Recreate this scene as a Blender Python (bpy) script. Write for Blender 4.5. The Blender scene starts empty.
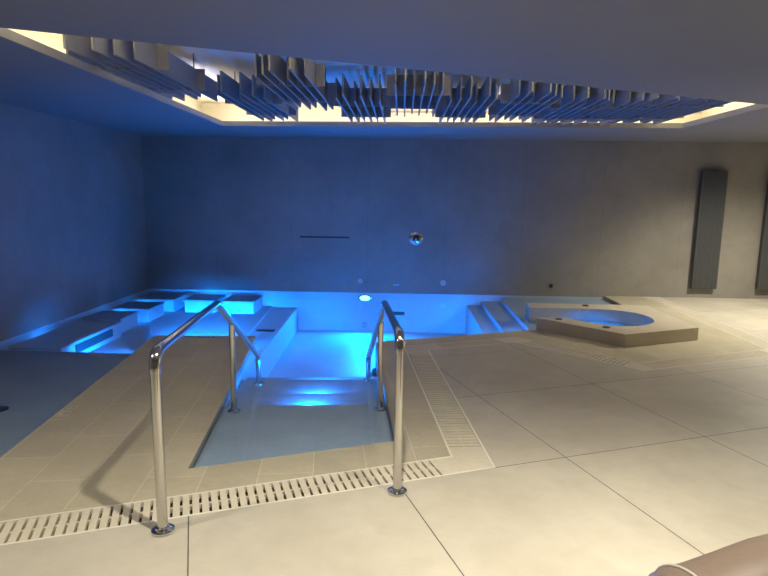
import bpy, bmesh, math, random
from mathutils import Vector, Matrix
from mathutils.geometry import tessellate_polygon
random.seed(4)
S = bpy.context.scene
COL = S.collection

# ------------------------------------------------------------------ camera
def camera():
    yaw, pitch, roll, f = math.radians(1.7), math.atan(90.5/577), .0137, 577.
    fwd = Vector((-math.sin(yaw)*math.cos(pitch), math.cos(yaw)*math.cos(pitch), -math.sin(pitch)))
    r0 = Vector((math.cos(yaw), math.sin(yaw), 0)); u0 = r0.cross(fwd)
    r = r0*math.cos(roll) + u0*math.sin(roll); u = r.cross(fwd)
    M = Matrix(((r.x, u.x, -fwd.x, 0), (r.y, u.y, -fwd.y, 0), (r.z, u.z, -fwd.z, 1.6), (0, 0, 0, 1)))
    cd = bpy.data.cameras.new('camera'); co = bpy.data.objects.new('camera', cd); COL.objects.link(co)
    cd.sensor_fit = 'HORIZONTAL'; cd.sensor_width = 36; cd.lens = f/768*36
    cd.clip_start = .05; cd.clip_end = 100
    co.matrix_world = M
    S.camera = co
camera()

# ------------------------------------------------------------------ world, exposure, large lights
w = bpy.data.worlds.new('world'); S.world = w; w.use_nodes = True
w.node_tree.nodes['Background'].inputs[0].default_value = (0, 0, 0, 1)
w.node_tree.nodes['Background'].inputs[1].default_value = 0
vs = S.view_settings
vs.view_transform = 'Standard'; vs.look = 'None'; vs.gamma = 1; vs.use_curve_mapping = False
vs.exposure = 0
cy = S.cycles
cy.use_denoising = True; cy.max_bounces = 10; cy.diffuse_bounces = 5; cy.glossy_bounces = 4
cy.transparent_max_bounces = 12; cy.caustics_reflective = False; cy.sample_clamp_indirect = 4
cy.use_light_tree = True

WARM = (1, .93, .76)
BLUE = (.0, .21, 1)
def spot(x, y, z, power, angle, blend, tgt=None, col=WARM, radius=.04):
    l = bpy.data.lights.new('downlight', 'SPOT'); l.energy = power; l.color = col
    l.spot_size = math.radians(angle); l.spot_blend = blend; l.shadow_soft_size = radius
    o = bpy.data.objects.new('downlight', l); COL.objects.link(o); o.location = (x, y, z)
    d = Vector(tgt or (x, y, 0)) - Vector((x, y, z))
    o.rotation_euler = d.to_track_quat('-Z', 'Y').to_euler()
    return o
# ceiling downlights (out of the frame, overhead)
spot(-.03, 1.84, 2.54, 300, 124, 1.)
spot(1.75, 1.70, 2.54, 380, 116, 1.)
spot(-2.9, 1.3, 2.54, 220, 155, 1.)
spot(5.3, 7.6, 2.54, 520, 150, .8)
spot(6.8, 5.6, 2.54, 300, 130, .9)

# ------------------------------------------------------------------ helpers
def tag(o, label=None, cat=None, group=None, kind=None):
    if label: o['label'] = label
    if cat: o['category'] = cat
    if group: o['group'] = group
    if kind: o['kind'] = kind
    return o
def thing(name, loc, label, cat, group=None):
    o = bpy.data.objects.new(name, None); COL.objects.link(o); o.location = loc
    o.empty_display_size = .1
    return tag(o, label, cat, group)
def wloc(o):
    v = Vector(o.location)
    while o.parent: o = o.parent; v += Vector(o.location)
    return v
def obj(name, bm, mat, parent=None, origin=None, smooth=False, bevel=0, seg=2):
    """link bm (world coordinates) as one object; origin: world point that becomes its origin"""
    og = Vector(origin) if origin is not None else (wloc(parent) if parent else Vector((0, 0, 0)))
    if og.length: bmesh.ops.translate(bm, verts=bm.verts, vec=-og)
    bmesh.ops.recalc_face_normals(bm, faces=bm.faces)
    me = bpy.data.meshes.new(name); bm.to_mesh(me); bm.free()
    me.materials.append(mat)
    o = bpy.data.objects.new(name, me); COL.objects.link(o)
    if parent:
        o.parent = parent; o.location = og - wloc(parent)
    else: o.location = og
    if smooth:
        for p in me.polygons: p.use_smooth = True
        try:
            me.set_sharp_from_angle(angle=math.radians(40))
        except Exception: pass
    if bevel:
        b = o.modifiers.new('bevel', 'BEVEL'); b.width = bevel; b.segments = seg; b.limit_method = 'ANGLE'
        b.angle_limit = math.radians(35)
    return o
def struct(name, bm, mat, **k):
    return tag(obj(name, bm, mat, **k), kind='structure')
def B(): return bmesh.new()
def box(bm, x0, x1, y0, y1, z0, z1, M=None):
    v = [Vector((x, y, z)) for z in (z0, z1) for y in (y0, y1) for x in (x0, x1)]
    if M: v = [M @ p for p in v]
    v = [bm.verts.new(p) for p in v]
    for f in ((0, 2, 3, 1), (4, 5, 7, 6), (0, 1, 5, 4), (2, 6, 7, 3), (0, 4, 6, 2), (1, 3, 7, 5)):
        bm.faces.new([v[i] for i in f])
    return bm
def tess(pts):
    """triangles of a simple polygon, counter-clockwise"""
    if len(pts) == 4 and all((Vector(pts[i])-Vector(pts[i-1])).cross(Vector(pts[(i+1) % 4])-Vector(pts[i])) > 0 for i in range(4)): return [(0, 1, 2, 3)]
    out = []
    for t in tessellate_polygon([[Vector((x, y, 0)) for x, y in pts]]):
        p = [Vector(pts[i]) for i in t]
        out.append(tuple(t) if (p[1]-p[0]).cross(p[2]-p[0]) > 0 else tuple(t[::-1]))
    return out
def prism(bm, pts, z0, z1, bottom=True, top=True):
    """polygon (x,y) extruded from z0 to z1"""
    a = [bm.verts.new((x, y, z0)) for x, y in pts]; b = [bm.verts.new((x, y, z1)) for x, y in pts]
    n = len(pts); fs = []
    tris = tess(pts)
    for tr in tris:
        if top: bm.faces.new([b[i] for i in tr])
        if bottom: bm.faces.new([a[i] for i in tr[::-1]])
    for i in range(n):
        j = (i+1) % n; bm.faces.new((a[i], a[j], b[j], b[i]))
    return bm
def frame_of(d):
    d = d.normalized(); up = Vector((0, 0, 1)) if abs(d.z) < .95 else Vector((0, 1, 0))
    x = d.cross(up).normalized(); return x, x.cross(d).normalized()
def tube(bm, pts, r, n=16, cap=True):
    pts = [Vector(p) for p in pts]; rings = []
    d0 = (pts[1]-pts[0]).normalized(); x, y = frame_of(d0)
    for i, p in enumerate(pts):
        if i == 0: d = d0
        elif i == len(pts)-1: d = (pts[i]-pts[i-1]).normalized()
        else: d = ((pts[i]-pts[i-1]).normalized() + (pts[i+1]-pts[i]).normalized()).normalized()
        q = d0.rotation_difference(d); x = q @ x; y = q @ y; d0 = d
        rr = r[i] if isinstance(r, (list, tuple)) else r
        rings.append([bm.verts.new(p + (x*math.cos(t) + y*math.sin(t))*rr) for t in [2*math.pi*k/n for k in range(n)]])
    for a, b in zip(rings, rings[1:]):
        for k in range(n): bm.faces.new((a[k], a[(k+1) % n], b[(k+1) % n], b[k]))
    if cap:
        bm.faces.new(rings[0][::-1]); bm.faces.new(rings[-1])
    return bm
def fillet(pts, rads, n=6):
    """polyline with rounded corners"""
    pts = [Vector(p) for p in pts]; out = [pts[0]]
    for i in range(1, len(pts)-1):
        p = pts[i]; a = (pts[i-1]-p).normalized(); b = (pts[i+1]-p).normalized(); r = rads[i-1]
        p0 = p+a*r; p1 = p+b*r
        for k in range(n+1):
            t = k/n; out.append(p0*(1-t)**2 + p*2*t*(1-t) + p1*t*t)
    out.append(pts[-1]); return out
def lathe(bm, prof, c, ax=Vector((0, 0, 1)), n=28):
    """prof: list of (radius, height along ax)"""
    ax = Vector(ax).normalized(); x, y = frame_of(ax); c = Vector(c); rings = []
    for r, h in prof:
        rings.append([bm.verts.new(c + ax*h + (x*math.cos(t)+y*math.sin(t))*max(r, 1e-5)) for t in [2*math.pi*k/n for k in range(n)]])
    for a, b in zip(rings, rings[1:]):
        for k in range(n): bm.faces.new((a[k], a[(k+1) % n], b[(k+1) % n], b[k]))
    bm.faces.new(rings[0][::-1]); bm.faces.new(rings[-1])
    return bm

# ------------------------------------------------------------------ materials
class NT:
    def __init__(s, name):
        s.m = bpy.data.materials.new(name); s.m.use_nodes = True; s.t = s.m.node_tree
        s.b = s.t.nodes['Principled BSDF']; s.out = s.t.nodes['Material Output']
    def n(s, typ, **k):
        nd = s.t.nodes.new(typ)
        for a, v in k.items(): setattr(nd, a, v)
        return nd
    def l(s, a, b): s.t.links.new(a, b)
    def math(s, op, a, b=None, c=None):
        nd = s.n('ShaderNodeMath', operation=op)
        for i, v in enumerate((a, b, c)):
            if v is None: continue
            if isinstance(v, (int, float)): nd.inputs[i].default_value = v
            else: s.l(v, nd.inputs[i])
        return nd.outputs[0]
    def mixc(s, f, a, b, mode='MIX'):
        nd = s.n('ShaderNodeMix', data_type='RGBA', blend_type=mode)
        for i, v in ((0, f), (6, a), (7, b)):
            if isinstance(v, (int, float)): nd.inputs[i].default_value = v
            elif isinstance(v, tuple): nd.inputs[i].default_value = (*v, 1)
            else: s.l(v, nd.inputs[i])
        return nd.outputs[2]
    def noise(s, vec, scale, detail=4, rough=.55):
        nd = s.n('ShaderNodeTexNoise'); nd.inputs['Scale'].default_value = scale
        nd.inputs['Detail'].default_value = detail; nd.inputs['Roughness'].default_value = rough
        s.l(vec, nd.inputs['Vector']); return nd.outputs['Fac']
    def pos(s): return s.n('ShaderNodeTexCoord').outputs['Object']
    def bump(s, h, strength, dist=.01):
        nd = s.n('ShaderNodeBump'); nd.inputs['Strength'].default_value = strength; nd.inputs['Distance'].default_value = dist
        s.l(h, nd.inputs['Height']); s.l(nd.outputs[0], s.b.inputs['Normal'])
def plain(name, col, rough=.5, metal=0, spec=.5, noise=0, scale=20):
    t = NT(name); t.b.inputs['Roughness'].default_value = rough; t.b.inputs['Metallic'].default_value = metal
    t.b.inputs['Specular IOR Level'].default_value = spec
    if noise:
        f = t.noise(t.pos(), scale)
        t.l(t.mixc(f, tuple(c*(1-noise) for c in col), tuple(c*(1+noise) for c in col)), t.b.inputs['Base Color'])
    else: t.b.inputs['Base Color'].default_value = (*col, 1)
    return t.m
def emit(name, col, s):
    t = NT(name); t.b.inputs['Base Color'].default_value = (*col, 1)
    t.b.inputs['Emission Color'].default_value = (*col, 1); t.b.inputs['Emission Strength'].default_value = s
    return t.m
def remap(t, f, a, b):
    nd = t.n('ShaderNodeMapRange'); nd.inputs[1].default_value = a; nd.inputs[2].default_value = b
    t.l(f, nd.inputs[0]); return nd.outputs[0]

def floor_tile():
    t = NT('floor_tile'); p = t.pos(); sx = t.n('ShaderNodeSeparateXYZ'); t.l(p, sx.inputs[0])
    x, y = sx.outputs[0], sx.outputs[1]
    c, s = math.cos(math.radians(20)), math.sin(math.radians(20))
    u = t.math('ADD', t.math('MULTIPLY', x, c), t.math('MULTIPLY', y, s))
    v = t.math('SUBTRACT', t.math('MULTIPLY', y, c), t.math('MULTIPLY', x, s))
    du = t.math('PINGPONG', t.math('SUBTRACT', u, 1.05-1.125*20), .5625)
    dv = t.math('PINGPONG', t.math('SUBTRACT', v, 2.89-1.19*20), .595)
    joint = t.math('LESS_THAN', t.math('MINIMUM', du, dv), .003)
    f = t.noise(p, 1.3, 8, .62); f2 = t.noise(p, 6, 6, .7)
    col = t.mixc(remap(t, f, .3, .7), (.45, .405, .325), (.58, .53, .435))
    col = t.mixc(t.math('MULTIPLY', remap(t, f2, .45, .8), .3), col, (.34, .30, .245))
    # each slab a slightly different tone
    iu = t.math('FLOOR', t.math('DIVIDE', t.math('SUBTRACT', u, 1.05), 1.125)); iv = t.math('FLOOR', t.math('DIVIDE', t.math('SUBTRACT', v, 2.89), 1.19))
    cv = t.n('ShaderNodeCombineXYZ'); t.l(iu, cv.inputs[0]); t.l(iv, cv.inputs[1])
    wn = t.n('ShaderNodeTexWhiteNoise'); t.l(cv.outputs[0], wn.inputs['Vector'])
    col = t.mixc(t.math('MULTIPLY', wn.outputs['Value'], .12), col, (.30, .27, .22))
    col = t.mixc(joint, col, (.09, .08, .065))
    t.l(col, t.b.inputs['Base Color'])
    t.l(t.math('ADD', t.math('MULTIPLY', f2, .2), .38), t.b.inputs['Roughness'])
    t.b.inputs['Specular IOR Level'].default_value = .35
    t.bump(f2, .04)
    return t.m
def deck_stone(name, a, b, joints=True, rot=-6.8):
    t = NT(name); p = t.pos()
    f = t.noise(p, 2.2, 8, .65); f2 = t.noise(p, 25, 5, .7)
    col = t.mixc(remap(t, f, .3, .7), a, b)
    col = t.mixc(t.math('MULTIPLY', remap(t, f2, .4, .8), .35), col, tuple(c*.75 for c in a))
    if joints:
        mp = t.n('ShaderNodeMapping'); mp.inputs['Rotation'].default_value = (0, 0, math.radians(90-rot-14)); mp.inputs['Location'].default_value = (.1, .095, 0)
        t.l(p, mp.inputs[0])
        br = t.n('ShaderNodeTexBrick'); t.l(mp.outputs[0], br.inputs['Vector'])
        br.inputs['Scale'].default_value = 1; br.inputs['Mortar Size'].default_value = .003
        br.inputs['Mortar Smooth'].default_value = .2; br.inputs['Brick Width'].default_value = .62; br.inputs['Row Height'].default_value = .315
        br.inputs['Bias'].default_value = 0
        br.inputs['Color1'].default_value = (.93, .93, .93, 1); br.inputs['Color2'].default_value = (1.05, 1.05, 1.05, 1); br.inputs['Mortar'].default_value = (1.3, 1.3, 1.3, 1)
        col = t.mixc(1., col, br.outputs['Color'], 'MULTIPLY')
    t.l(col, t.b.inputs['Base Color']); t.b.inputs['Roughness'].default_value = .5
    t.b.inputs['Specular IOR Level'].default_value = .3
    t.bump(f2, .08)
    return t.m
def wall_stone(name, axis):
    t = NT(name); p = t.pos(); sx = t.n('ShaderNodeSeparateXYZ'); t.l(p, sx.inputs[0])
    f = t.noise(p, 1.1, 8, .6); f2 = t.noise(p, 7, 6, .65)
    col = t.mixc(remap(t, f, .3, .7), (.21, .195, .17), (.285, .265, .23))
    col = t.mixc(t.math('MULTIPLY', remap(t, f2, .45, .75), .3), col, (.18, .168, .15))
    d = t.math('PINGPONG', t.math('SUBTRACT', sx.outputs[axis], 3.32-1.3*20), .65)
    col = t.mixc(t.math('MULTIPLY', t.math('LESS_THAN', d, .004), .22), col, (.07, .065, .06))
    t.l(col, t.b.inputs['Base Color']); t.b.inputs['Roughness'].default_value = .6
    t.b.inputs['Specular IOR Level'].default_value = .25
    t.bump(f2, .05); return t.m
def water_mat():
    t = NT('water'); p = t.pos()
    mp = t.n('ShaderNodeMapping'); t.l(p, mp.inputs[0])
    f = t.noise(mp.outputs[0], 2.2, 3, .5)
    bp = t.n('ShaderNodeBump'); bp.inputs['Strength'].default_value = .05; bp.inputs['Distance'].default_value = .03; t.l(f, bp.inputs['Height'])
    gl = t.n('ShaderNodeBsdfGlossy'); gl.inputs['Roughness'].default_value = .03; t.l(bp.outputs[0], gl.inputs['Normal'])
    tr = t.n('ShaderNodeBsdfTransparent'); tr.inputs[0].default_value = (.74, .86, 1, 1)
    fr = t.n('ShaderNodeFresnel'); t.l(t.math('ADD', t.math('MULTIPLY', t.n('ShaderNodeNewGeometry').outputs['Backfacing'], 1/1.33-1.33), 1.33), fr.inputs[0]); t.l(bp.outputs[0], fr.inputs['Normal'])
    mx = t.n('ShaderNodeMixShader'); t.l(fr.outputs[0], mx.inputs[0]); t.l(tr.outputs[0], mx.inputs[1]); t.l(gl.outputs[0], mx.inputs[2])
    t.l(mx.outputs[0], t.out.inputs['Surface']); return t.m
def felt():
    t = NT('baffle_felt'); p = t.pos(); f = t.noise(p, 9, 6, .7)
    t.l(t.mixc(f, (.17, .175, .185), (.26, .265, .27)), t.b.inputs['Base Color']); t.b.inputs['Roughness'].default_value = .55
    t.b.inputs['Specular IOR Level'].default_value = .4
    return t.m
M_floor = floor_tile()
M_deck = deck_stone('deck_stone', (.44, .39, .275), (.54, .48, .35))
M_block = deck_stone('block_stone', (.52, .46, .35), (.62, .55, .43), False)
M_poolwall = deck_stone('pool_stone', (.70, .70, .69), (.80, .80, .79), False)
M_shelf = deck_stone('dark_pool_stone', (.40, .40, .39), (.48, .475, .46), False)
M_wallb = wall_stone('wall_slab_back', 0); M_walll = wall_stone('wall_slab_side', 1)
M_pale = plain('pale_wall_paint', (.55, .52, .46), .8)
M_ceil = plain('ceiling_paint', (.215, .215, .21), .8, noise=.04, scale=2)
M_cream = plain('recess_paint', (.80, .76, .66), .7)
M_water = water_mat()
M_chrome = plain('polished_steel', (.72, .71, .69), .12, 1)
M_steel = plain('brushed_steel', (.60, .59, .57), .14, 1)
M_felt = felt()
M_rad = plain('radiator_grey', (.055, .058, .062), .45)
M_dark = plain('black_plastic', (.012, .012, .013), .4)
M_grate = deck_stone('grate_stone', (.60, .54, .42), (.70, .63, .50), False)
M_channel = plain('channel_dark', (.03, .028, .025), .8)
M_strip = plain('edge_trim', (.78, .74, .62), .4)
M_leather = plain('taupe_leather', (.13, .096, .074), .38, noise=.15, scale=60)
M_piping = plain('light_piping', (.36, .33, .29), .3)
M_chairleg = plain('dark_wood', (.05, .035, .025), .5)
M_lens = emit('pool_lamp_lens', (.15, .75, 1), 9)
M_led = emit('warm_led', (1, .87, .62), 48)
M_mark = plain('marker_white', (.62, .60, .54), .5)
M_disc = plain('grey_plastic', (.42, .42, .42), .5)
M_seat = deck_stone('seat_stone', (.58, .59, .60), (.68, .69, .70), False)
M_slot = plain('slot_black', (.008, .008, .01), .5)

# ------------------------------------------------------------------ setting
XL, XR, YB, YF, ZC = -4.38, 7.6, 9.77, -2.6, 2.56
C1o, C2o, C3o, C4o, C5o, C6o = (.59, 3.29), (.31, 5.99), (1.30, 6.40), (2.33, 5.39), (4.27, 6.17), (4.37, 9.77)
C1i, C2i, C3i, C4i, C5i, C6i = (.33, 3.43), (.04, 6.13), (1.36, 6.66), (2.38, 5.66), (4.05, 6.33), (4.11, 9.77)
C0o, C0i = (XL, 1.39), (XL, 1.645)
struct('floor', prism(B(), [(XL, YF), (XR, YF), (XR, YB), C6o, C5o, C4o, C3o, C2o, C1o, C0o], -.12, 0), M_floor)

def catmull(pts, n=6):
    out = []
    P = [pts[0]] + list(pts) + [pts[-1]]
    for i in range(1, len(P)-2):
        for k in range(n):
            t = k/n
            out.append(tuple(.5*(2*P[i][a] + (P[i+1][a]-P[i-1][a])*t + (2*P[i-1][a]-5*P[i][a]+4*P[i+1][a]-P[i+2][a])*t*t + (-P[i-1][a]+3*P[i][a]-3*P[i+1][a]+P[i+2][a])*t**3) for a in (0, 1)))
    out.append(pts[-1]); return out
TUB_IN = catmull([(2.04, 7.13), (2.43, 6.74), (2.79, 6.72), (3.07, 6.95), (3.15, 7.22), (3.08, 7.52), (2.80, 7.71), (2.45, 7.76), (1.75, 7.73)])
POOL_FRONT = [(XL, 2.02), (-2.37, 2.77), (-2.81, 6.37), (-1.66, 6.45), (-1.24, 3.17), (-.02, 3.64), (-.27, 6.29), (1.69, 7.08)]
POOL_TAIL = [(1.78, 8.12), (3.45, 8.10), (3.45, YB)]
POOL = POOL_FRONT + TUB_IN + POOL_TAIL + [(XL, YB)]
deck_poly = [C0i] + POOL_FRONT + TUB_IN + POOL_TAIL + [C6i, C5i, C4i, C3i, C2i, C1i]
ZW, ZP, ZM = -.02, -.70, -.28
struct('floor_deck', prism(B(), deck_poly, -.07, 0), M_deck, bevel=.008)
# pool shell: floor and walls below the deck slab
bm = B()
lo = [bm.verts.new((x, y, ZP)) for x, y in POOL]; hi = [bm.verts.new((x, y, -.021 if x < XL+.001 or y > YB-.001 else -.07)) for x, y in POOL]
for tr in tess(POOL): bm.faces.new([lo[i] for i in tr])
for i in range(len(POOL)):
    j = (i+1) % len(POOL); bm.faces.new((lo[i], lo[j], hi[j], hi[i]))
shell = struct('pool_shell', bm, M_poolwall)

# walls
struct('wall_back', box(B(), XL-.2, XR+.2, YB, YB+.2, -.022, 3.1), M_wallb)
struct('wall_left', box(B(), XL-.2, XL, YF-.2, YB, -.022, 3.1), M_walll)
struct('wall_right', box(B(), XR, XR+.2, YF-.2, YB, -.12, 3.1), M_pale)
struct('wall_front', box(B(), XL, XR, YF-.2, YF, -.12, 3.1), M_pale)

# ceiling with the lit recess
R = [(-2.52, 3.48), (3.69, 6.10), (3.69, 7.99), (-2.54, 8.24)]
def inset(P, d):
    n = len(P); out = []
    for i in range(n):
        p, a, b = Vector(P[i]), Vector(P[i-1]), Vector(P[(i+1) % n])
        e1 = (p-a).normalized(); e2 = (b-p).normalized(); n1 = Vector((e1.y, -e1.x)); n2 = Vector((e2.y, -e2.x))
        k = (n1+n2).normalized(); k = k/max(.3, k.dot(n1)); out.append(tuple(p+k*d))
    return out
R2 = inset(R, .42)
bm = B()
rc = [(XL, YF), (XR, YF), (XR, YB), (XL, YB)]
LIP = .065
def ring(a, za, b, zb, bm):
    A = [bm.verts.new((x, y, za)) for x, y in a]; Bv = [bm.verts.new((x, y, zb)) for x, y in b]
    for i in range(4):
        j = (i+1) % 4; bm.faces.new((A[i], A[j], Bv[j], Bv[i]))
ring(rc, ZC, R, ZC, bm); ring(rc, ZC+LIP, inset(R, .50), ZC+LIP, bm); ring(R, ZC, R, ZC+LIP, bm); ring(rc, ZC, rc, ZC+LIP, bm)
bmesh.ops.remove_doubles(bm, verts=bm.verts, dist=.0005)
struct('ceiling', bm, M_ceil)
bm = B(); ZR = 2.93
R1, ZL = inset(R, .02), ZC+.02
ring(R, ZC+LIP, R1, ZC+LIP, bm); ring(R1, ZC+LIP, R1, ZL, bm); ring(R1, ZL, R2, ZL, bm); ring(R2, ZL, R2, ZR, bm)
o2 = inset(R2, .05); ring(o2, ZC+LIP+.001, o2, ZR+.05, bm)
bm.faces.new([bm.verts.new((x, y, ZR)) for x, y in R2]); bm.faces.new([bm.verts.new((x, y, ZR+.05)) for x, y in o2])
struct('ceiling_recess', bm, M_cream)
# steps of moulding on the recess back wall
bm = B()
y0 = R2[2][1]; 
for k, (za, zb, dpt) in enumerate(((2.76, 2.80, .03), (2.82, 2.86, .05))):
    a, b = Vector(R2[3]), Vector(R2[2])
    d = (b-a).normalized(); nn = Vector((d.y, -d.x))
    L = (b-a).length
    Mx = Matrix(((d.x, nn.x, 0, a.x), (d.y, nn.y, 0, a.y), (0, 0, 1, 0), (0, 0, 0, 1)))
    box(bm, 2.2, L-.02, .0, dpt, za, zb, Mx)
struct('trim_recess', bm, M_cream)
# LED strips lying on the ledge of the recess
for i in range(4):
    mid = inset(R, .09); a = Vector((*mid[i], ZC+.030)); b = Vector((*mid[(i+1) % 4], ZC+.030))
    d = (b-a).normalized()
    o = obj('led_strip', tube(B(), [a+d*.06, b-d*.06], .008, 8), M_led, origin=(a+b)/2)
    tag(o, ['warm cove light strip along the near edge of the ceiling recess', 'warm cove light strip along the right end of the ceiling recess', 'warm cove light strip along the long back edge of the ceiling recess', 'warm cove light strip along the left end of the ceiling recess'][i], 'light strip', 'cove light strips')
    l = bpy.data.lights.new('strip_light', 'AREA'); l.shape = 'RECTANGLE'; l.size = (b-a).length-.2; l.size_y = .015
    l.energy = 4*(b-a).length; l.color = (1, .87, .62); l.spread = math.radians(120)
    q = bpy.data.objects.new('strip_light', l); COL.objects.link(q); q.parent = o; q.location = (0, 0, .012)
    up = Vector((-d.y, d.x, 0))*.55 + Vector((0, 0, 1));
    zx = -up.normalized(); yy = zx.cross(d).normalized()
    q.rotation_euler = Matrix((d, yy, zx)).transposed().to_euler()

# ------------------------------------------------------------------ pool interior
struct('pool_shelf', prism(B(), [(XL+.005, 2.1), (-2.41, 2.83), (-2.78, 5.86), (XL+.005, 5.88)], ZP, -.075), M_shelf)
# entry stair: treads going down away from the viewer
struct_pts = lambda ya, yb: None
ax = Vector((-.055, .9985)); nx = Vector((.995, .10))
def el(y): t = (y-3.17)/(6.45-3.17); return -1.24-.42*t+.004
def er(y): t = (y-3.64)/(6.29-3.64); return -.02-.25*t-.004
def nose(y0):     # nosing line through (-.72,y0), slope .1
    ya = y0+.1*(-1.4+.72); yb = y0+.1*(-.1+.72)
    return (el(ya), ya), (er(yb), yb)
noses = [4.40, 4.80, 5.34, 5.72, 6.05]; zs = [-.048, -.095, -.145, -.24, -.40]
bm = B(); start = [(-1.235, 3.18), (-.026, 3.645)]
for y0, z in zip(noses, zs):
    a, b = nose(y0); prism(bm, [start[0], start[1], b, a], ZP, z); start = [a, b]
struct('pool_stair', bm, deck_stone('stair_stone', (.50, .495, .47), (.60, .59, .56), False), bevel=.006)
# submerged wall between the massage pool and the main pool
struct('pool_divider', prism(B(), [(-2.02, 6.46), (-1.67, 6.46), (-1.78, YB-.005), (-2.22, YB-.005)], ZP, -.30), M_poolwall, bevel=.01)
# steps at the right end of the pool, up to the hot tub
bm = B()
prism(bm, [(1.13, 7.0), (1.37, 7.08), (1.37, YB-.01), (1.13, YB-.01)], ZP, -.20)
prism(bm, [(1.37, 7.06), (1.67, 7.12), (1.70, YB-.01), (1.37, YB-.01)], ZP, -.13)
prism(bm, [(1.67, 7.10), (1.86, 7.12), (1.80, 7.74), (1.785, 8.13), (3.44, 8.11), (3.44, YB-.01), (1.70, YB-.01)], ZP, -.065)
struct('pool_steps', bm, M_poolwall, bevel=.006)
struct('hot_tub_floor', prism(B(), [(1.80, 7.70)] + [(x*.995+.011, y*.995+.036) for x, y in TUB_IN], -.45, -.38), M_poolwall)
struct('massage_pool_floor', prism(B(), [(XL+.005, 5.88), (-2.78, 5.86), (-2.80, 6.40), (-2.02, 6.46), (-2.21, YB-.005), (XL+.005, YB-.005)], ZP, ZM), M_poolwall)
# massage loungers under water
slabs = [((-4.30, -3.70, 6.02, 7.42), 'long dark massage lounger under the water nearest the shelf'),
         ((-4.33, -3.79, 7.54, 8.10), 'dark massage seat under water beside the left wall, next to the long lounger'),
         ((-4.30, -3.72, 8.28, 8.85), 'dark massage seat under water beside the left wall, second before the corner'),
         ((-4.32, -3.66, 9.08, 9.66), 'dark massage seat under water in the far left corner of the pool'),
         ((-3.52, -2.98, 9.05, 9.64), 'dark massage seat under the water at the back wall, right of the corner seat'),
         ((-2.88, -2.34, 9.02, 9.62), 'dark massage seat under the water at the back wall nearest the divider')]
for (x0, x1, y0, y1), lab in slabs:
    c = ((x0+x1)/2, (y0+y1)/2, ZM)
    t = thing('massage_lounger', c, lab, 'massage seat', 'submerged massage seats')
    obj('seat_top', box(B(), x0, x1, y0, y1, -.105, -.075), M_seat, t, bevel=.012)
    obj('base', box(B(), x0+.03, x1-.02, y0+.02, y1-.02, ZM, -.105), M_poolwall, t)
    if y1-y0 > 1: obj('side_grille', box(B(), x1-.022, x1-.012, y0+.3, y1-.25, -.22, -.12), M_rad, t)
# water
w_poly = [(x*1.0, y*1.0) for x, y in POOL]
bm = B(); wv = [bm.verts.new((x, y, ZW)) for x, y in w_poly]
for tr in tess(w_poly): bm.faces.new([wv[i] for i in tr])
o = obj('pool_water', bm, M_water)
if o.data.polygons[0].normal.z < 0: o.data.flip_normals()
tag(o, 'still clear blue lit water filling the whole pool', 'water', kind='stuff')

# underwater lamps: back wall and stair riser ones real, the rest added unseen
def pool_lamp(p, d, label, power, r=.07, lens=M_lens, spread=110, oval=1):
    p = Vector(p); d = Vector(d).normalized()
    t = thing('pool_lamp', p, label, 'pool light', 'underwater lamps')
    a = obj('ring', lathe(B(), [(r*1.35, .001), (r*1.35, .008), (r*1.12, .014), (r, .014), (r, .004)], p, d), M_steel, t, smooth=True)
    b = obj('lens', lathe(B(), [(r, .002), (r*.98, .010), (r*.6, .013), (0, .014)], p, d), lens, t, smooth=True)
    a.scale.x = b.scale.x = oval
    l = bpy.data.lights.new('lamp_beam', 'AREA'); l.shape = 'DISK'; l.size = r*2; l.energy = power; l.color = BLUE
    l.spread = math.radians(spread); l.energy *= 1
    o = bpy.data.objects.new('lamp_beam', l); COL.objects.link(o); o.parent = t
    o.location = d*.02; o.rotation_euler = d.to_track_quat('-Z', 'Y').to_euler()
pool_lamp((-.615, YB-.001, -.115), (0, -1, .0), 'bright oval pool lamp in the back wall just under the waterline', 150, .045, spread=175, oval=2.)
for x, dx, nm in ((.0, -.32, 'first'), (.45, -.16, 'second'), (.8, -.05, 'third'), (1.08, .0, 'fourth')):  # narrow beams added out of sight to light the submerged back wall
    pool_lamp((x, 6.43+(x-.05)*.44+.008, -.32), (dx, 1, -.06), 'added fill lamp below the deck edge right of the entry bay, %s from the stair' % nm, .9, .05, spread=20)
for x, dx, nm in ((.22, -.4, 'left one'), (.62, -.2, 'middle one'), (.95, -.1, 'right one')):  # unseen wide lamps added for blue spill on pool, walls and ceiling
    pool_lamp((x, 6.43+(x-.05)*.44+.008, -.52), (dx, 1, -.2), 'added wide low fill lamp below the deck edge, the %s of three' % nm, 9, .07, spread=120)
pool_lamp((-.262, 6.22, -.36), (-.38, 1, -.1), 'added fill lamp at the pool end of the right side of the entry bay', 4, .05, spread=30)  # added, hidden from view, to brighten the pool beyond the stair
pool_lamp((-.262, 6.10, -.30), (-1, .5, -.3), 'added fill lamp in the right side of the entry bay, just before the pool end', 3, .04, spread=70)  # also added, fills the entry bay with blue light
pool_lamp((1.25, 6.985, -.10), (-.05, 1, -.07), 'small added fill lamp under the deck edge above the lower of the right pool steps', 2.5, .03, spread=40)  # hidden lamp added so the lower step top is lit
pool_lamp((1.55, 7.045, -.08), (-.05, 1, -.04), 'small added fill lamp under the deck edge above the upper of the right pool steps', 1.8, .02, spread=40)  # likewise added for the upper step top
pool_lamp((-2.12, 6.425, -.14), (-.16, 1, -.19), 'added fill lamp under the end of the walkway nearest the divider', 28, .04, spread=36)  # walkway end lamps are added unseen to brighten the massage pool
pool_lamp((-2.5, 6.40, -.14), (-.16, 1, -.19), 'added fill lamp in the middle of the walkway end facing the massage seats', 28, .04, spread=36)
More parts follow.
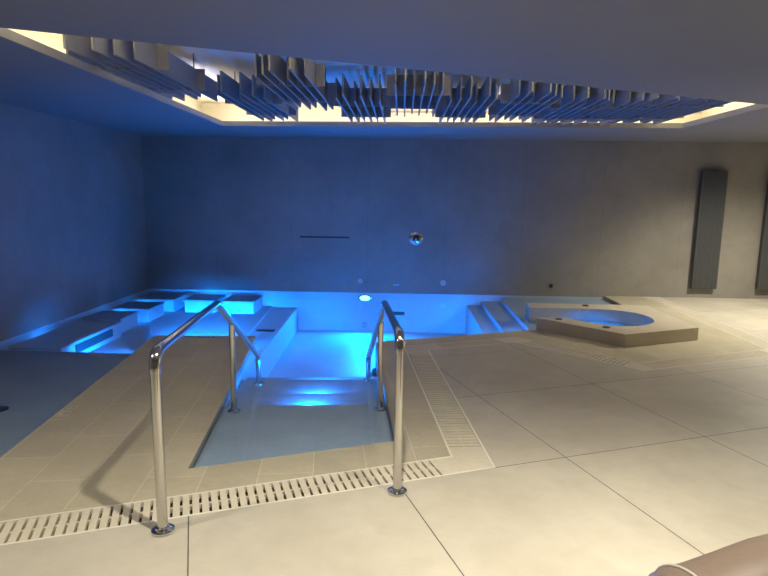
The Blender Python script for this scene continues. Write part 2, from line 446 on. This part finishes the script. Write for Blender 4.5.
pool_lamp((-2.77, 6.38, -.14), (-.25, 1, -.19), 'added fill lamp at the outer corner of the walkway end', 28, .04, spread=36)
pool_lamp((-1.85, 6.455, -.16), (.0, 1, -.07), 'added fill lamp under the end of the walkway in line with the divider', 5, .04, spread=40)  # added to lift the dark top of the divider
pool_lamp((-2.80, 6.25, -.15), (-1, .35, -.2), 'added fill lamp in the left side of the walkway facing the long lounger', 12, .05, spread=60)  # unseen lamp added to light the long lounger
for p, d, nm in (((-3.25, YB-.001, -.17), (0, -1, -.3), 'back wall behind the massage seats'), ((XL+.001, 8.2, -.17), (1, 0, -.3), 'left wall behind the massage seats'), ((XL+.001, 6.7, -.17), (1, 0, -.3), 'left wall beside the long lounger'), ((XL+.001, 9.0, -.17), (1, 0, -.3), 'left wall near the far corner')):  # lamps added behind the seats to make the gaps between them bright
    pool_lamp(p, d, 'added fill lamp in the '+nm, 5, .04, spread=110)
pool_lamp((2.7, 6.742, -.14), (-.1, 1, -.55), 'small added fill lamp inside the hot tub under its near rim', 20, .04, spread=90)  # added out of sight to light the tub water
M_steplens = emit('step_lamp_lens', (.15, .75, 1), 6)
for y0, z, nm in ((4.40, -.070, 'nearest'), (4.80, -.118, 'middle'), (5.34, -.172, 'farthest')):
    pool_lamp((-.72, y0+.003, z), (-.06, 1, .0), 'small lamp in the %s submerged riser of the entry stair' % nm, 26, .009, M_steplens, 175)

# ------------------------------------------------------------------ hot tub surround
t = thing('hot_tub_surround', (2.6, 7.2, 0), 'raised beige stone surround of the hot tub, open towards the pool', 'hot tub')
tub_poly = [(1.69, 7.08), (2.48, 6.26), (3.48, 6.69), (3.46, 8.10), (1.78, 8.12), (1.75, 7.73)] + TUB_IN[-2::-1]
obj('rim', prism(B(), tub_poly, -.02, .15), M_block, t, bevel=.022, seg=3)
for x, y in ((1.945, 7.02), (2.38, 6.60), (2.57, 7.98)):
    obj('push_button', lathe(B(), [(.045, 0), (.045, .006), (.036, .011), (.03, .011), (.028, .007), (0, .007)], (x, y, .149)), M_dark, t, smooth=True)

# ------------------------------------------------------------------ drain grates
def grate(Ao, Bo, Ai, Bi, ta, tb, label):
    Ao, Bo, Ai, Bi = [Vector((*p, 0)) for p in (Ao, Bo, Ai, Bi)]
    t = thing('drain_grate', (Ao+Bo+Ai+Bi)/4, label, 'drain grate', 'overflow drain grates')
    d = (Bo-Ao).normalized(); n = Vector((-d.y, d.x, 0))
    if n.dot(Ai-Ao) < 0: n = -n
    wd = n.dot((Ai+Bi)/2-Ao)
    quad = lambda e0, e1, z0, z1, bm: prism(bm, [tuple(Ao.lerp(Ai, e0)[:2]), tuple(Bo.lerp(Bi, e0)[:2]), tuple(Bo.lerp(Bi, e1)[:2]), tuple(Ao.lerp(Ai, e1)[:2])], z0, z1)
    obj('channel', quad(.03, .97, -.05, -.03, B()), M_channel, t)
    bm = B()
    quad(.0, .055, -.05, .0015, bm); quad(.945, 1., -.05, .0015, bm)
    obj('edge_strip', bm, M_strip, t)
    bm = B(); L = (Bo-Ao).length; m = int((L-ta-tb)/.048)
    P = lambda s, e: Ao + d*s + n*wd*e
    # solid end plates following the mitre
    lerp2 = lambda k, e: (Ao.lerp(Ai, e) if k == 0 else Bo.lerp(Bi, e))
    for k, s in ((0, ta), (1, ta+m*.048)):
        a0, a1 = lerp2(k, .06), lerp2(k, .94); b0, b1 = P(s, .06), P(s, .94)
        pts = [tuple(q[:2]) for q in ((a0, b0, b1, a1) if k == 0 else (b0, a0, a1, b1))]
        prism(bm, pts, -.03, 0)
    for k in range(m):
        s0 = ta + k*.048 + .014; s1 = s0+.034
        prism(bm, [tuple(P(s0, .07)[:2]), tuple(P(s1, .07)[:2]), tuple(P(s1, .93)[:2]), tuple(P(s0, .93)[:2])], -.03, 0)
    s0 = ta; s1 = ta+m*.048
    prism(bm, [tuple(P(s0, .47)[:2]), tuple(P(s1, .47)[:2]), tuple(P(s1, .53)[:2]), tuple(P(s0, .53)[:2])], -.03, -.004)
    obj('slats', bm, M_grate, t)
grate(C0o, C1o, C0i, C1i, .02, .30, 'long beige slotted drain grate in the foreground below the handrails')
grate(C1o, C2o, C1i, C2i, .30, .14, 'beige slotted drain grate right of the entry bay running towards the pool')
grate(C2o, C3o, C2i, C3i, .20, .10, 'short beige slotted drain grate along the pool edge before the hot tub')
grate(C3o, C4o, C3i, C4i, .10, .16, 'beige slotted drain grate slanting in front of the hot tub surround')
grate(C4o, C5o, C4i, C5i, .16, .25, 'beige slotted drain grate on the right of the hot tub corner towards the frame edge')
grate(C5o, C6o, C5i, C6i, .25, .02, 'bright beige slotted drain grate behind the hot tub up to the back wall')

# ------------------------------------------------------------------ handrails
def handrail(base, peak, mid, elbow, zfeet, label):
    b = Vector((*base, 0)); top = b+Vector((0, 0, .885)); pk = Vector((*peak, .88)); mid = Vector(mid); el_ = Vector(elbow)
    t = thing('handrail', b, label, 'handrail', 'stair handrails')
    r = .0245
    obj('front_post', tube(B(), [b+Vector((0, 0, .004)), top-Vector((0, 0, .085))], r, 20), M_steel, t, smooth=True)
    dirn = (pk-top).normalized()
    obj('corner_elbow', tube(B(), fillet([top-Vector((0, 0, .095)), top, top+dirn*.10], [.075], 8), r*1.08, 20), M_chrome, t, smooth=True)
    foot = Vector((el_.x, el_.y, zfeet[1]))
    path = fillet([top+dirn*.08, pk, el_], [.035], 5)
    obj('rail', tube(B(), path, r*.97, 20), M_chrome, t, smooth=True)
    dd = (el_-pk).normalized()
    obj('lower_elbow', tube(B(), fillet([el_-dd*.05, el_, el_-Vector((0, 0, .06))], [.04], 6), r*1.05, 20), M_chrome, t, smooth=True)
    obj('lower_post', tube(B(), [el_-Vector((0, 0, .05)), foot], r*.95, 20), M_steel, t, smooth=True)
    mf = Vector((mid.x, mid.y, zfeet[0]))
    obj('middle_post', tube(B(), [mf, mid], r*.92, 20), M_steel, t, smooth=True)
    for p, s in ((b, 1), (mf, .9), (foot, .85)):
        obj('base_flange', lathe(B(), [(.052*s, 0), (.055*s, .004), (.053*s, .012), (.044*s, .017), (.036*s, .018), (.034*s, .024), (.028*s, .026)], p), M_chrome, t, smooth=True)
handrail((-1.123, 2.528), (-1.238, 3.80), (-1.268, 4.21, .662), (-1.318, 5.17, .125), (-.048, -.145), 'polished steel handrail at the left of the pool stair')
handrail((0., 2.965), (-.111, 3.92), (-.15, 4.34, .652), (-.30, 5.36, .08), (-.048, -.145), 'polished steel handrail at the right of the pool stair')

# ------------------------------------------------------------------ hanging baffle clusters
def cluster(x, y, label, nfin=6, flip=False):
    z0, h = 2.585, .2
    t = thing('baffle_cluster', (x, y, z0), label, 'acoustic baffle', 'hanging baffle clusters')
    near = [0, -.19, .18, -.15, 0, .13]; far = [0, .12, -.13, .01, -.14, .13]
    if flip: near, far = near[::-1], far[::-1]
    for k in range(nfin):
        xc = x-.2175+.087*k
        obj('fin', box(B(), xc-.008, xc+.008, y-.95+.95*near[k], y+.96+.95*far[k], z0, z0+h), M_felt, t)
    for yy in (y-.42, y+.45):
        obj('cross_panel', box(B(), x-.31, x+.31, yy-.008, yy+.008, z0+.004, z0+h-.003), M_felt, t)
    for dx, yy in ((-.2, y-.42), (.2, y-.42), (-.2, y+.45), (.2, y+.45)):
        obj('hanger_rod', tube(B(), [(x+dx, yy+.012, z0+h-.02), (x+dx, yy+.012, ZR)], .005, 8), M_dark, t)
cl = [(-2.29, 5.42, 'leftmost grey baffle cluster hanging at the left end of the lit ceiling recess'),
      (-1.70, 7.13, 'second grey baffle cluster from the left, hanging near the back edge of the recess'),
      (-1.07, 6.06, 'third grey baffle cluster from the left, hanging forward over the deck'),
      (-.49, 7.24, 'fourth baffle cluster from the left, seen almost end on above the pool lamp'),
      (.14, 6.50, 'fifth grey baffle cluster from the left, hanging forward above the round wall fitting'),
      (.72, 7.20, 'sixth grey baffle cluster from the left, just right of the middle of the recess'),
      (1.36, 6.95, 'seventh grey baffle cluster from the left, above the pool steps'),
      (1.98, 7.25, 'eighth grey baffle cluster from the left, third from the right end'),
      (2.58, 7.20, 'ninth grey baffle cluster from the left, second from the right end'),
      (3.15, 7.06, 'rightmost grey baffle cluster hanging at the right end of the lit ceiling recess')]
for i, (x, y, lab) in enumerate(cl): cluster(x*.966, y*.966, lab, flip=i % 3 == 2)

# ------------------------------------------------------------------ wall fittings
def radiator(x0, x1, label):
    yf, z0, z1 = YB-.10, .165, 2.10
    t = thing('radiator', ((x0+x1)/2, YB-.05, z0), label, 'radiator', 'tall wall radiators')
    bm = B(); n = 10; wd = (x1-x0)/n
    box(bm, x0, x1, yf+.012, yf+.05, z0, z1)
    for k in range(n): box(bm, x0+k*wd+.0015, x0+(k+1)*wd-.0015, yf, yf+.015, z0+.003, z1-.003)
    obj('panel', bm, M_rad, t, bevel=.003, seg=1)
    bm = B()
    box(bm, x0-.004, x0, yf, yf+.055, z0, z1); box(bm, x1, x1+.004, yf, yf+.055, z0, z1); box(bm, x0-.004, x1+.004, yf, yf+.055, z1, z1+.004)
    obj('side_trim', bm, M_rad, t)
    for zz in (z0+.25, z1-.25):
        obj('bracket', box(B(), (x0+x1)/2-.12, (x0+x1)/2+.12, yf+.05, YB-.003, zz-.02, zz+.02), M_dark, t)
radiator(4.85, 5.25, 'tall flat dark grey radiator on the back wall beyond the hot tub')
radiator(5.93, 6.33, 'tall flat dark grey radiator on the back wall cut by the right frame edge')

c = Vector((.239, YB, .932))
t = thing('wall_fitting', c, 'round chrome fitting with a dark centre on the back wall', 'wall fitting')
obj('plate', lathe(B(), [(.115, 0), (.118, .012), (.105, .022), (.06, .028), (.055, .024), (0, .022)], c, (0, -1, 0)), M_chrome, t, smooth=True)
obj('hub', lathe(B(), [(.045, .02), (.043, .05), (.03, .056), (0, .056)], c, (0, -1, 0)), M_dark, t, smooth=True)
obj('lever', tube(B(), [c+Vector((0, -.045, -.01)), c+Vector((0, -.075, -.09))], [.014, .01], 12), M_chrome, t, smooth=True)
t = thing('waterfall_spout', (-1.31, YB, .925), 'thin dark horizontal waterfall slot set in the back wall', 'water spout')
obj('slot', box(B(), -1.73, -.89, YB-.004, YB+.002, .915, .935), M_slot, t)
obj('lip', box(B(), -1.74, -.88, YB-.012, YB+.002, .906, .914), M_rad, t)
for x, z, r, m, lab in ((-.70, .18, .042, M_disc, 'small round metal disc low on the back wall above the bright pool lamp'),
                        (.716, .172, .052, M_disc, 'small round pale disc low on the back wall left of the pool steps'),
                        (2.546, .154, .03, M_dark, 'small dark round plug low on the back wall behind the hot tub')):
    tag(obj('round_disc', lathe(B(), [(r, 0), (r, .006), (r*.8, .012), (r*.5, .012), (r*.45, .008), (0, .008)], (x, YB, z), (0, -1, 0)), m, origin=(x, YB, z), smooth=True), lab, 'wall cap', 'round caps on the back wall')
tag(obj('overflow_plate', box(B(), -.135, -.035, YB-.006, YB+.001, .115, .133), M_steel, origin=(-.085, YB, .12), bevel=.003), 'tiny flat metal plate low on the back wall between two round discs', 'plate')

# fittings on the pool's walls and floor under the water
for q, lab in (((-2.05, -1.79, 7.93, 8.03, -.30, -.292), 'dark rectangular suction grille on top of the submerged divider'), ((-.19, .07, YB-.01, YB, -.40, -.34), 'dark rectangular suction grille in the submerged back wall, right of the pool lamp')):
    tag(obj('suction_grille', box(B(), *q), M_dark, origin=((q[0]+q[1])/2, (q[2]+q[3])/2, (q[4]+q[5])/2)), lab, 'grille', 'suction grilles')
for p, d, lab in (((-.62, YB, -.585), (0, -1, 0), 'small round steel nozzle in the submerged back wall, straight below the pool lamp'), ((-.52, 8.15, ZP), (0, 0, 1), 'small round steel nozzle on the pool floor beyond the stair')):
    tag(obj('water_nozzle', lathe(B(), [(.05, 0), (.048, .006), (.035, .008), (.032, .004), (0, .004)], p, d), M_steel, origin=p, smooth=True), lab, 'nozzle', 'water nozzles')
tag(obj('shelf_drain', lathe(B(), [(.07, 0), (.07, .006), (.05, .01), (0, .01)], (-3.12, 4.2, -.075)), M_dark, origin=(-3.12, 4.2, -.075), smooth=True), 'round dark drain on the shallow underwater shelf at the left', 'drain')

# depth / safety markings set into the walkway tiles
def marker(x, y, label, s=1):
    bm = B(); a = math.radians(6.8)
    Mx = Matrix.Translation((x, y, 0)) @ Matrix.Rotation(a, 4, 'Z')
    for k in (0, 1):
        oy = (k-.5)*.115*s; h = .046*s; w_ = .004
        for q in ((-h, h, oy-h, oy-h+w_), (-h, h, oy+h-w_, oy+h), (-h, -h+w_, oy-h, oy+h), (h-w_, h, oy-h, oy+h)):
            box(bm, *q, 0, .0015, Mx)
        if k: box(bm, -.022*s, .022*s, oy-.004, oy+.004, 0, .0015, Mx); box(bm, -.004, .004, oy-.024*s, oy+.024*s, 0, .0015, Mx)
        else: box(bm, -.026*s, .0*s, oy-.02*s, oy+.02*s, 0, .0015, Mx)
    tag(obj('tile_marking', bm, M_mark, origin=(x, y, 0)), label, 'marking', 'markings on the walkway')
marker(-2.47, 4.02, 'faint pale square marking on the walkway at its left water edge')
bm = B()
for k in range(4): box(bm, -2.31+.055*k, -2.275+.055*k, 6.33, 6.36, 0, .0015)
tag(obj('tile_marking', bm, M_dark, origin=(-2.22, 6.345, 0)), 'small dark marking on the far end of the walkway', 'marking', 'markings on the walkway')

# ------------------------------------------------------------------ lounge chair in the corner of the frame
def rounded(name, x0, x1, y0, y1, z0, z1, mat, par, F, bev):
    o = obj(name, box(B(), x0, x1, y0, y1, z0, z1, F), mat, par, smooth=False, bevel=bev, seg=6)
    for p in o.data.polygons: p.use_smooth = True
    return o
A = math.radians(24)
og = Vector((.715, 1.45, 0))
F = Matrix.Translation(og) @ Matrix.Rotation(A, 4, 'Z')      # local x along the back's top, local -y towards the seat
t = thing('lounge_chair', tuple(F @ Vector((.38, -.35, 0))), 'taupe leather lounge chair with pale piping in the bottom right corner', 'chair')
rounded('backrest', .02, .76, -.16, .04, .22, .55, M_leather, t, F, .04)
def roll(bm, x0, x1):
    prof = []
    n = 26; rings = []
    xs = [(x0, .60), (x0+.015, .82), (x0+.04, .96), (x0+.08, 1.0), (x0+.14, .97), (x0+.25, 1.0), ((x0+x1)/2, 1.06), (x1-.25, 1.0), (x1-.14, .97), (x1-.08, 1.), (x1-.04, .96), (x1-.015, .82), (x1, .60)]
    for x, k in xs:
        rings.append([bm.verts.new(F @ Vector((x, -.06+.115*k*math.cos(a), .535+.09*k*math.sin(a)))) for a in [2*math.pi*i/n for i in range(n)]])
    for a, b in zip(rings, rings[1:]):
        for i in range(n): bm.faces.new((a[i], a[(i+1) % n], b[(i+1) % n], b[i]))
    bm.faces.new(rings[0][::-1]); bm.faces.new(rings[-1]); return bm
rl = obj('headrest', roll(B(), -.03, .81), M_leather, t, smooth=True)
for xx in (.05, .73):
    bm = B(); pts = [F @ Vector((xx, -.06+.1165*math.cos(a), .535+.0915*math.sin(a))) for a in [2*math.pi*i/36 for i in range(37)]]
    obj('piping', tube(bm, pts, .0045, 8, False), M_piping, rl, smooth=True)
rounded('seat', .08, .70, -.78, -.14, .20, .40, M_leather, t, F, .05)
rounded('arm', -.03, .09, -.80, -.10, .18, .50, M_leather, t, F, .05)
rounded('arm', .69, .81, -.80, -.10, .18, .50, M_leather, t, F, .05)
for x in (.02, .76):
    for y in (-.74, -.02):
        obj('leg', tube(B(), [F @ Vector((x, y, 0)), F @ Vector((x, y, .22))], [.014, .02], 12), M_chairleg, t, smooth=True)
